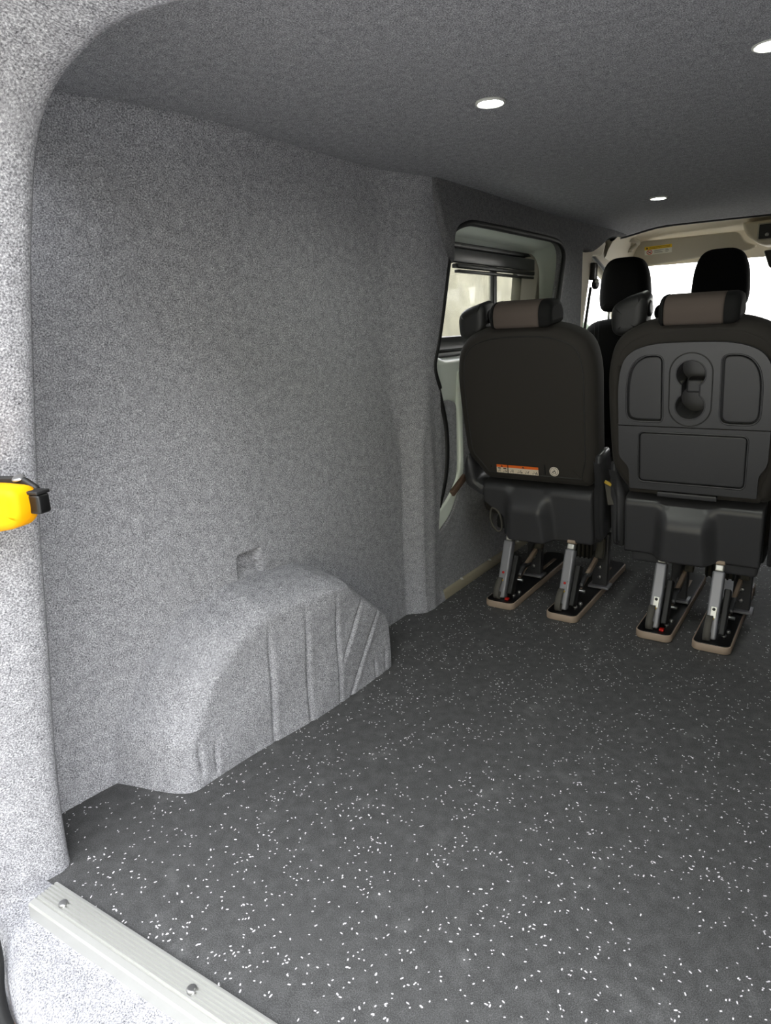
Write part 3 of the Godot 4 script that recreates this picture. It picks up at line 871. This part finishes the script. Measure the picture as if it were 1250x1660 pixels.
func rear_seat(cx: float, label: String, table: bool, rails: Array) -> Node3D:
	var r := thing("passenger_seat", Vector3(cx, 0, -1.95), label, "seat", "individual black rear seats")
	var on := func(x, y, e): return sp(x, y, e)
	var lo := -0.150 if table else -0.138
	var back := rpoly([[lo, 0.396, 0.02], [lo - 0.03, 0.435, 0.03], [-0.203, 0.475, 0.03], [-0.212, 0.62, 0.1], [-0.213, 0.745, 0.05], [-0.190, 0.822, 0.06], [-0.115, 0.858, 0.06], [0.0, 0.866, 0.1], [0.115, 0.858, 0.06], [0.190, 0.822, 0.06], [0.213, 0.745, 0.05], [0.212, 0.62, 0.1], [0.213, 0.475, 0.03], [0.203, 0.44, 0.03], [0.198, 0.396, 0.02]], 6)
	var rear := [[0.075, -0.080], [0.038, -0.080], [0.036, -0.05], [0.034, -0.003]] if table else [[0.06, 0.002], [0.035, 0.001]]
	var b := put("backrest", pad(back, rear + [[0.022, -0.001], [0.012, -0.006], [0.004, -0.016], [0.0, -0.032], [0.0, -0.075], [0.004, -0.092], [0.014, -0.106], [0.03, -0.112], [0.05, -0.113]], on), M.fabric, r)
	# headrest: cloth middle between dark end panels, on two posts
	var side := rpoly([[0.012, 0.862, 0.012], [0.016, 0.905, 0.022], [-0.008, 0.930, 0.022], [-0.085, 0.926, 0.03], [-0.105, 0.88, 0.02], [-0.09, 0.856, 0.01]])
	var sunk := 0.012 if table else 0.004
	var turn := func(o, y, e): return sp(e, y - sunk, o)
	put("headrest", pad(side, slab(-0.070, 0.066, 0.006), turn), M.headcloth, r)
	put("headrest_end", pad(side, [[0.016, 0.100], [0.008, 0.098], [0.003, 0.092], [0.0, 0.084], [-0.0005, 0.066]], turn), M.endcloth, r)
	put("headrest_end", pad(side, [[0.012, -0.082], [0.006, -0.080], [0.001, -0.076], [-0.0005, -0.070]], turn), M.endcloth, r)
	for s in [-0.045, 0.05]:
		put("headrest_post", tube([sp(s, 0.84, -0.04), sp(s, 0.87, -0.04)], 0.007, 8), M.steel, r)
		put("post_sleeve", bolt(sp(s, 0.858, -0.012), Vector3(0, 1, 0.1), 0.011, 0.008), M.black, r)
	# padded wing folded up beside the headrest
	var wing := rpoly([[-0.216, 0.885, 0.02], [-0.195, 0.905, 0.02], [-0.135, 0.922, 0.012], [-0.122, 0.905, 0.012], [-0.128, 0.840, 0.02], [-0.150, 0.815, 0.02], [-0.215, 0.815, 0.03]])
	put("folded_armrest", pad(wing, slab(-0.135, -0.045, 0.018), on), M.leather, r)
	put("armrest_end", bolt(sp(-0.127, 0.880, -0.085), Vector3(1, 0.1, 0.1), 0.022, 0.008), M.black, r)
	# moulded lower cover: two lobes with a scoop between them
	var st := begin()
	var x1 := 0.197 if not table else 0.185
	var low := func(u: float, v: float) -> Vector3:
		var v2 := clampf((v - 0.06) / 0.88, 0, 1)
		var y := lerpf(0.388, 0.212, v2)
		var xl := lo - 0.012
		if not table:
			xl = lerpf(xl, -0.086, ss(0.33, 0.27, y)) + 0.0
		var u2 := clampf((u - 0.03) / 0.94, 0, 1)
		var x := lerpf(xl, x1, u2)
		var c := x / 0.052
		var w := 1.0 - ss(0.80, 1.55, absf(c) - 0.25 * maxf(0.0, v2 - 0.3))
		var o := 0.0 - 0.026 * pow(maxf(0.0, 1.0 - v2 / 0.14), 2)
		var oc := -0.030 + 0.066 * ss(-0.12, 0.42, v2) - 0.010 * pow(absf(c), 2.0) * 0.0
		o = lerpf(o, oc, w)
		if u < 0.03 or u > 0.97 or v < 0.06 or v > 0.94:
			o -= 0.07
		return sp(x, y - 0.006 * w * (1.0 - v2), o)
	add_grid(st, low, 66, 34)
	put("lower_cover", smooth(st), M.plastic, r)
	if table:
		for q in [[lo + 0.006, -0.062, 0.186], [0.085, 0.182, 0.186]]:
			put("lower_skirt", pad(rrect(q[0], q[1], q[2], 0.245, 0.012), slab(-0.05, -0.004, 0.006), on), M.plastic, r)
	# hinge covers at both sides
	var tall := rpoly([[0.204, 0.495, 0.015], [0.226, 0.500, 0.02], [0.230, 0.42, 0.05], [0.226, 0.225, 0.02], [0.200, 0.218, 0.01], [0.199, 0.38, 0.03], [0.203, 0.40, 0.02]])
	put("hinge_cover", pad(tall, slab(-0.10, -0.004, 0.014), on), M.plastic, r)
	if table:
		var lt := rpoly([[-0.190, 0.485, 0.02], [-0.208, 0.47, 0.02], [-0.208, 0.40, 0.05], [-0.205, 0.225, 0.02], [-0.168, 0.218, 0.01], [-0.163, 0.37, 0.03], [-0.178, 0.42, 0.02]])
		put("hinge_cover", pad(lt, slab(-0.10, -0.006, 0.014), on), M.plastic, r)
	else:
		var lt := rpoly([[-0.196, 0.482, 0.02], [-0.216, 0.44, 0.03], [-0.214, 0.372, 0.02], [-0.150, 0.335, 0.01], [-0.145, 0.372, 0.01], [-0.176, 0.386, 0.015], [-0.182, 0.45, 0.03]])
		put("hinge_cover", pad(lt, slab(-0.09, 0.002, 0.012), on), M.plastic, r)
		put("release_ring", tube(spline([sp(-0.125, 0.30, 0.0), sp(-0.132, 0.255, 0.0), sp(-0.112, 0.222, 0.0), sp(-0.095, 0.236, 0.0), sp(-0.10, 0.285, 0.0)], 5, true), 0.0035, 6, true), M.web, r)
	# strap catch in the gap between the seats
	if table:
		put("buckle_strap", beam(sp(-0.212, 0.415, -0.02), sp(-0.200, 0.352, -0.01), 0.024, 0.008, 0.002), M.web, r)
		put("buckle_edge", beam(sp(-0.214, 0.412, -0.012), sp(-0.210, 0.420, -0.012), 0.022, 0.006, 0.002), M.gold, r)
	# seat cushion and frame under it
	put("cushion", box(Vector3(0.43, 0.14, 0.40), at(0.0, 0.315, -0.27), 0.03), M.fabric, r)
	put("under_frame", box(Vector3(0.34, 0.05, 0.34), at(0.02, 0.232, -0.22), 0.01), M.rubber, r)
	put("cross_tube", tube([Vector3(rails[0] - 0.03, 0.16, -0.26), Vector3(rails[1] + 0.03, 0.16, -0.26)], 0.011, 8), M.web, r)
	put("bellows", box(Vector3(0.09, 0.07, 0.02), at((rails[0] + rails[1]) * 0.5 + 0.03, 0.10, -0.30), 0.004), M.web, r)
	for i in 6:
		put("bellows_rib", box(Vector3(0.006, 0.072, 0.008), at((rails[0] + rails[1]) * 0.5 - 0.008 + i * 0.015, 0.10, -0.287), 0.002), M.rubber, r)
	for i in 2:
		rail(r, rails[i], i, table)
	if table:
		table_back(r)
	else:
		# seam and printed labels near the foot of the back
		bead("seam", inset(back, 0.030), 0.0005, 0.0016, M.leather, r)
		for q in [[-0.095, -0.059, 2, true], [-0.056, 0.041, 4, false]]:
			var m := mat(Color.WHITE, 0.6)
			m.albedo_texture = instruction_print(q[2], q[3])
			var qm := QuadMesh.new()
			qm.size = Vector2(q[1] - q[0], 0.0262)
			var l := put("instruction_label", qm, m, r)
			l.transform = Transform3D(Basis(Vector3.RIGHT, 0.168), sp((q[0] + q[1]) * 0.5, 0.440, 0.0042))
			tag(l, "white label of step drawings under an orange band")
		var rm := mat(Color.WHITE, 0.6)
		rm.albedo_texture = round_print()
		st = begin()
		for i in 28:
			for a in [Vector2.ZERO, Vector2.from_angle(-TAU * i / 28), Vector2.from_angle(-TAU * (i + 1) / 28)]:
				st.set_uv(Vector2(0.5 + a.x * 0.5, 0.5 - a.y * 0.5))
				st.add_vertex(sp(0.090 + a.x * 0.0145, 0.444 + a.y * 0.0145, 0.0042))
		var rl := put("round_label", smooth(st), rm, r)
		tag(rl, "round white pictogram label")
		put("pull_slit", beam(sp(0.061, 0.432, 0.002), sp(0.060, 0.462, 0.002), 0.003, 0.004, 0.001), M.black, r)
	return r

# flat floor mount: dusty-edged plate, upright leg, webbing pull, bracket and bolts
func rail(r: Node3D, x: float, i: int, table: bool) -> void:
	put("base_plate", pad(rrect(x - 0.049, x + 0.049, -0.42, 0.125, 0.022), slab(0.001, 0.022, 0.002), func(a, z, e): return Vector3(a, e, z)), M.tan, r)
	put("plate_tray", pad(rrect(x - 0.0455, x + 0.0455, -0.415, 0.1215, 0.019), slab(0.016, 0.0235, 0.001), func(a, z, e): return Vector3(a, e, z)), M.black, r)
	var a := Vector3(x - 0.008, 0.022, 0.085)
	var b := Vector3(x - 0.008, 0.195, 0.020)
	var leg := put("leg", beam(a, b, 0.030, 0.030, 0.004), M.leg, r)
	put("leg_cap", beam(b, b + (b - a).normalized() * 0.018, 0.022, 0.022, 0.003), M.alu, leg)
	put("leg_head", beam(b + (b - a).normalized() * 0.018, b + (b - a).normalized() * 0.045, 0.026, 0.026, 0.003), M.tan, leg)
	put("leg_cheek", beam(a + Vector3(0.026, 0.01, -0.015), b + Vector3(0.026, -0.05, -0.005), 0.016, 0.034, 0.003), M.rubber, leg)
	# clip, webbing and marks on the leg
	var mid := a.lerp(b, 0.42) + Vector3(-0.002, 0, 0.018)
	put("clip", beam(mid + Vector3(0.004, -0.014, 0.004), mid + Vector3(0.004, 0.016, -0.006), 0.015, 0.004, 0.001), M.alu if table else M.leg, r)
	put("clip_screw", bolt(mid + Vector3(0.004, 0.010, -0.002), Vector3(0, 0.3, 1), 0.004, 0.004), M.black if table else M.red, r)
	put("pull_loop", strap(spline([Vector2(mid.z + 0.003, mid.y - 0.008), Vector2(0.105, 0.062), Vector2(0.112, 0.040), Vector2(0.106, 0.026), Vector2(0.097, 0.026), Vector2(0.096, 0.045)], 4), x - 0.014, 0.018, 0.003), M.web, r)
	put("loop_stitch", box(Vector3(0.018, 0.006, 0.005), at(x - 0.012, mid.y - 0.014, mid.z + 0.006), 0.001), M.gold, r)
	# front bracket with two bolts on its own foot
	var bx := x + (0.036 if i == 1 else 0.012)
	put("bracket", beam(Vector3(bx, 0.03, -0.15), Vector3(bx, 0.21, -0.15), 0.048, 0.03, 0.003), M.plastic, r)
	put("bracket_foot", box(Vector3(0.066, 0.008, 0.05), at(bx, 0.030, -0.145), 0.002), M.leg, r)
	for y in [0.062, 0.096]:
		put("bolt_head", bolt(Vector3(bx, y, -0.135), Vector3(0, 0, 1), 0.007, 0.006), M.steel, r)
	# latch linkage beside the leg
	put("latch_arm", beam(Vector3(x + 0.022, 0.075, 0.02), Vector3(x + 0.034, 0.135, -0.10), 0.012, 0.018, 0.003), M.tan, r)
	put("latch_pin", tube([Vector3(x + 0.005, 0.072, 0.03), Vector3(x + 0.042, 0.070, 0.03)], 0.005, 8), M.steel, r)
	put("latch_hook", strap(spline([Vector2(0.03, 0.085), Vector2(-0.01, 0.105), Vector2(-0.05, 0.10), Vector2(-0.08, 0.125), Vector2(-0.12, 0.15)], 4), x + 0.028, 0.014, 0.012), M.plastic, r)
	for k in 2:
		put("plate_bolt", bolt(Vector3(x + 0.022 + 0.006 * k, 0.023, 0.055 - 0.03 * k), Vector3.UP, 0.006, 0.008), M.steel, r)
	put("rail_slot", box(Vector3(0.012, 0.003, 0.16), at(x + 0.012, 0.024, -0.26), 0.001), M.tan, r)
	if i == 0:
		put("tag", box(Vector3(0.012, 0.006, 0.014), at(x + 0.018, 0.027, 0.098), 0.001), M.red, r)

	# webbing loop hanging from the seat frame
	put("hanging_strap", strap(spline([Vector2(-0.10, 0.215), Vector2(-0.095, 0.175), Vector2(-0.085, 0.150), Vector2(-0.10, 0.140), Vector2(-0.115, 0.16), Vector2(-0.115, 0.20)], 4), x + 0.045, 0.022, 0.003), M.web, r)

# hard back with fold-down table, pockets and cup wells
func table_back(r: Node3D) -> void:
	var c := CSGCombiner3D.new()
	c.name = "back_shell"
	var ax := Vector3(0, 0.9859, 0.168)
	c.transform = Transform3D(Basis(Vector3.RIGHT, ax, Vector3.RIGHT.cross(ax)), sp(0, 0.39, 0))
	var outer := rpoly([[-0.147, 0.418, 0.004], [-0.149, 0.478, 0.012], [-0.176, 0.508, 0.014], [-0.178, 0.72, 0.05], [-0.160, 0.782, 0.05], [-0.100, 0.808, 0.05], [0.0, 0.810, 0.1], [0.100, 0.808, 0.05], [0.163, 0.782, 0.05], [0.184, 0.72, 0.05], [0.184, 0.508, 0.014], [0.166, 0.478, 0.012], [0.166, 0.418, 0.004]], 6)
	c.add_child(csg_poly(outer, 0.010, 0.086, false))
	var pl := rpoly([[-0.156, 0.608, 0.03], [-0.156, 0.735, 0.06], [-0.122, 0.780, 0.06], [-0.066, 0.780, 0.02], [-0.064, 0.608, 0.012]], 6)
	var pr := rpoly([[0.160, 0.608, 0.03], [0.160, 0.735, 0.06], [0.126, 0.780, 0.06], [0.068, 0.780, 0.02], [0.070, 0.608, 0.025]], 6)
	var tb := rrect(-0.124, 0.138, 0.440, 0.580, 0.014)
	for o in [pl, pr, tb]:
		c.add_child(csg_poly(o, 0.05, 0.05, true))
	# slit between the upper moulding and the table half
	c.add_child(csg_poly(PackedVector2Array([Vector2(-0.2, 0.594), Vector2(0.2, 0.594), Vector2(0.2, 0.597), Vector2(-0.2, 0.597)]), 0.05, 0.046, true))
	var cup := PackedVector2Array()
	for s in [[0.0, 0.732, -0.9, 3.14159 + 0.9], [0.0, 0.652, 3.14159 - 0.9, 2 * 3.14159 + 0.9]]:
		for i in 25:
			var g: float = lerpf(s[2], s[3], i / 24.0)
			cup.append(Vector2(s[0] + 0.035 * cos(g), s[1] + 0.035 * sin(g)))
	c.add_child(csg_poly(cup, 0.05, 0.118, true))
	c.material_override = M.plastic
	r.add_child(c, true)
	var on := func(x, y, e): return sp(x, y, e)
	put("pocket_panel", pad(inset(ccw(pl), 0.004), slab(-0.004, 0.0065, 0.003), on), M.plastic_inset, r)
	put("pocket_panel", pad(inset(ccw(pr), 0.004), slab(-0.004, 0.0065, 0.003), on), M.plastic_inset, r)
	put("table_leaf", pad(inset(ccw(tb), 0.003), slab(-0.004, 0.0095, 0.003), on), M.plastic_inset, r)
	put("upper_back_cover", pad(rpoly([[-0.186, 0.75, 0], [-0.170, 0.802, 0.03], [-0.105, 0.834, 0.04], [0.0, 0.842, 0.05], [0.105, 0.834, 0.04], [0.170, 0.802, 0.03], [0.189, 0.75, 0], [0.175, 0.75, 0], [0.152, 0.785, 0.03], [0.095, 0.800, 0.02], [-0.095, 0.800, 0.02], [-0.150, 0.785, 0.03], [-0.170, 0.75, 0]]), slab(-0.05, -0.001, 0.003), on), M.fabric, r)
	put("lower_back_cover", pad(rpoly([[-0.190, 0.60, 0], [0.190, 0.60, 0], [0.190, 0.48, 0.02], [0.176, 0.45, 0.02], [0.176, 0.400, 0.01], [-0.152, 0.400, 0.01], [-0.155, 0.44, 0.02], [-0.190, 0.49, 0.02]]), slab(-0.03, -0.001, 0.006), on), M.fabric, r)
	bead("table_bead", tb, 0.0098, 0.0022, M.plastic, r)
	bead("pocket_bead", pl, 0.0098, 0.0022, M.plastic, r)
	bead("pocket_bead", pr, 0.0098, 0.0022, M.plastic, r)
	var stad := rrect(-0.050, 0.050, 0.600, 0.785, 0.0499, 10)
	bead("cup_surround", stad, 0.0095, 0.0018, M.leather, r)
	bead("cup_rim", cup, 0.0095, 0.002, M.plastic, r)
	put("cup_bridge", pad(rrect(-0.017, 0.021, 0.676, 0.708, 0.006), slab(-0.07, -0.026, 0.004), on), M.plastic_inset, r)
	for q in [[-0.027, 0.706], [0.026, 0.707], [-0.027, 0.680]]:
		put("grip_tab", pad(rrect(q[0] - 0.005, q[0] + 0.005, q[1] - 0.005, q[1] + 0.005, 0.001), slab(-0.014, -0.004, 0.001), on), M.web, r)
	put("table_latch", pad(rrect(-0.075, 0.075, 0.398, 0.413, 0.003), slab(-0.01, 0.008, 0.003), on), M.plastic, r)

# ---------------------------------------------------------------- loose and fitted things
func fittings() -> void:
	# ribbed aluminium strip over the rear floor edge
	var s := thing("threshold_strip", Vector3(-0.36, 0, -0.45), "ribbed aluminium threshold strip along the rear edge of the floor", "strip")
	s.rotation.y = 0.043
	var ribs := []
	ribs.append(Vector2(-0.014, 0.0))
	ribs.append(Vector2(-0.012, 0.010))
	var top := 0.013
	for i in 6:
		var z := -0.010 + i * 0.0058
		ribs.append_array([Vector2(z, top - 0.003), Vector2(z + 0.0012, top), Vector2(z + 0.0038, top), Vector2(z + 0.0048, top - 0.003)])
	ribs.append_array([Vector2(0.028, top), Vector2(0.037, top - 0.001), Vector2(0.0395, top - 0.004), Vector2(0.0405, -0.020), Vector2(0.037, -0.020), Vector2(0.035, 0.002)])
	var st := begin()
	st.set_smooth_group(-1)
	var a := PackedVector3Array()
	var b := PackedVector3Array()
	for p in ribs:
		a.append(Vector3(-0.634, p.y, p.x))
		b.append(Vector3(0.68, p.y, p.x))
	add_rings(st, [a, b])
	var t2 := Geometry2D.triangulate_polygon(PackedVector2Array(ribs))
	for i in t2.size():
		st.add_vertex(a[t2[i]])
	put("extrusion", smooth(st), M.alu, s)
	for x in [-0.582, -0.292, 0.02, 0.33]:
		put("screw", bolt(Vector3(x, 0.0125, 0.012), Vector3.UP, 0.0075, 0.004), M.steel, s)
	# yellow latch wedge on the left pillar
	var l := thing("door_latch", Vector3(-0.83, 0.682, -0.405), "yellow plastic door latch with black striker on the left rear pillar", "latch")
	l.rotation.y = 0.25
	var lo := rpoly([[-0.14, -0.055, 0.01], [0.026, -0.022, 0.016], [0.036, -0.004, 0.012], [0.034, 0.026, 0.012], [-0.02, 0.028, 0.02], [-0.14, 0.010, 0.01]])
	put("latch_body", pad(lo, slab(-0.004, 0.034, 0.009), func(x, y, e): return Vector3(x, y, e)), M.yellow, l)
	put("striker", box(Vector3(0.022, 0.024, 0.018), at(0.038, 0.004, 0.004), 0.003), M.black, l)
	put("striker_lip", box(Vector3(0.023, 0.004, 0.020), at(0.038, 0.018, 0.004), 0.001), M.rubber, l)
	put("bracket", pad(rpoly([[-0.09, 0.016, 0.004], [-0.04, 0.032, 0.01], [0.010, 0.034, 0.008], [0.032, 0.022, 0.004], [0.03, 0.0, 0.004]]), slab(-0.01, -0.002, 0.003), func(x, y, e): return Vector3(x, y, e)), M.rubber, l)
	put("screw", bolt(Vector3(0.004, 0.031, -0.005), Vector3(0, 1, 0.4), 0.008, 0.003), M.steel, l)
	# ceiling lights, each a lens in a rim with its lamp
	var names := ["round ceiling light nearest the side wall towards the rear doors", "round ceiling light cut by the right edge of the picture", "round ceiling light furthest forward, close to the cab"]
	var spots := [Vector3(-0.618, 1.269, -1.288), Vector3(-0.163, 1.269, -1.330), Vector3(-0.617, 1.260, -2.585)]
	for i in 3:
		var c := thing("ceiling_light", spots[i], names[i], "ceiling light", "small round ceiling lights")
		var disc := begin()
		var rings := []
		for pr in [[0.0001, -0.0035], [0.013, -0.0034], [0.021, -0.002], [0.0230, 0.0]]:
			var ring := PackedVector3Array()
			for k in 24:
				ring.append(Vector3(pr[0] * cos(TAU * k / 24), pr[1], pr[0] * sin(TAU * k / 24)))
			rings.append(ring)
		add_rings(disc, rings)
		put("lens", smooth(disc), M.lamp, c)
		var tor := []
		for k in 24:
			tor.append(Vector3(0.0255 * cos(TAU * k / 24), -0.001, 0.0255 * sin(TAU * k / 24)))
		put("rim", tube(tor, 0.0032, 6, true), M.lamp_rim, c)
		var lamp := SpotLight3D.new()
		lamp.name = "lamp"
		lamp.position = Vector3(0, -0.012, 0)
		lamp.rotation.x = -PI / 2
		lamp.spot_angle = 80
		lamp.spot_range = 8
		lamp.spot_attenuation = 2
		lamp.light_energy = 0.007
		lamp.light_size = 0.018
		lamp.light_color = Color(0.97, 1.0, 0.95)
		lamp.shadow_enabled = true
		c.add_child(lamp)
	# a stray orange fibre on the header carpet
	tag(put("thread", tube(spline([Vector3(-0.700, 1.185, -0.383), Vector3(-0.690, 1.187, -0.382), Vector3(-0.680, 1.186, -0.382), Vector3(-0.672, 1.188, -0.382)], 4), 0.0008, 5), M.orange), "stray orange thread caught on the carpet over the door opening", "thread")

func outdoors() -> void:
	# building across the yard behind the photographer
	struct(put("wall_yard", box(Vector3(40, 5.6, 0.4), at(0, 2.23, 7.5), 0.02), M.concrete), "concrete building front across the yard behind the van, out of the picture", "wall")
	# the left rear door stands open beside the opening
	var rd := thing("rear_door", Vector3(-1.25, 0.40, -0.20), "open white rear van door beside the opening, out of the picture", "door")
	rd.rotation.y = 0.15
	put("door_skin", box(Vector3(0.05, 1.75, 0.80), at(0, 0.0, 0.40), 0.02), M.body, rd)
	put("lining", box(Vector3(0.012, 1.5, 0.66), at(0.031, 0.0, 0.40), 0.005), M.felt, rd)
	struct(put("ground", box(Vector3(60, 0.1, 60), at(0, -0.62, 0), 0.01), M.ground), "pale paved ground outside the van", "ground")
	struct(put("wall_outside", box(Vector3(0.25, 2.15, 6.0), at(-3.05, 0.475, -5.3), 0.02), M.concrete), "stained beige concrete wall outside the side window", "wall")

func _ready() -> void:
	# camera
	var cam := Camera3D.new()
	cam.name = "camera"
	cam.projection = Camera3D.PROJECTION_PERSPECTIVE
	cam.fov = 74.348
	cam.near = 0.02
	cam.far = 200
	var bx := Vector3(0.82668126, -0.04149441, -0.56113841)
	var by := Vector3(-0.11378195, 0.96434594, -0.23893636)
	var bz := Vector3(0.55104607, 0.26137163, 0.79248539)
	cam.transform = Transform3D(Basis(bx, by, bz), Vector3(0, 0.87, 0))
	add_child(cam)
	cam.current = true
	# overcast sky
	var env := Environment.new()
	env.background_mode = Environment.BG_SKY
	var sm := ProceduralSkyMaterial.new()
	sm.sky_top_color = Color(0.82, 0.83, 0.845)
	sm.sky_horizon_color = Color(1.0, 0.995, 0.97)
	sm.ground_horizon_color = Color(0.7, 0.69, 0.66)
	sm.ground_bottom_color = Color(0.5, 0.49, 0.47)
	sm.sky_energy_multiplier = 1.0
	var sky := Sky.new()
	sky.sky_material = sm
	env.sky = sky
	env.tonemap_mode = Environment.TONE_MAPPER_LINEAR
	env.tonemap_exposure = 14.8
	env.sdfgi_enabled = true
	env.ssao_enabled = true
	env.ssil_enabled = true
	var we := WorldEnvironment.new()
	we.name = "world_environment"
	we.environment = env
	add_child(we)
	make_materials()
	# large structure
	outdoors()
	shell()
	wall_left()
	side_door()
	cab()
	wheel_arch()
	# objects
	rear_seat(-0.79, "black rear seat beside the side window, plain fabric back with orange labels", false, [-0.060, 0.142])
	rear_seat(-0.335, "black rear seat with hard back holding a folding table and cup holder", true, [-0.048, 0.100])
	fittings()
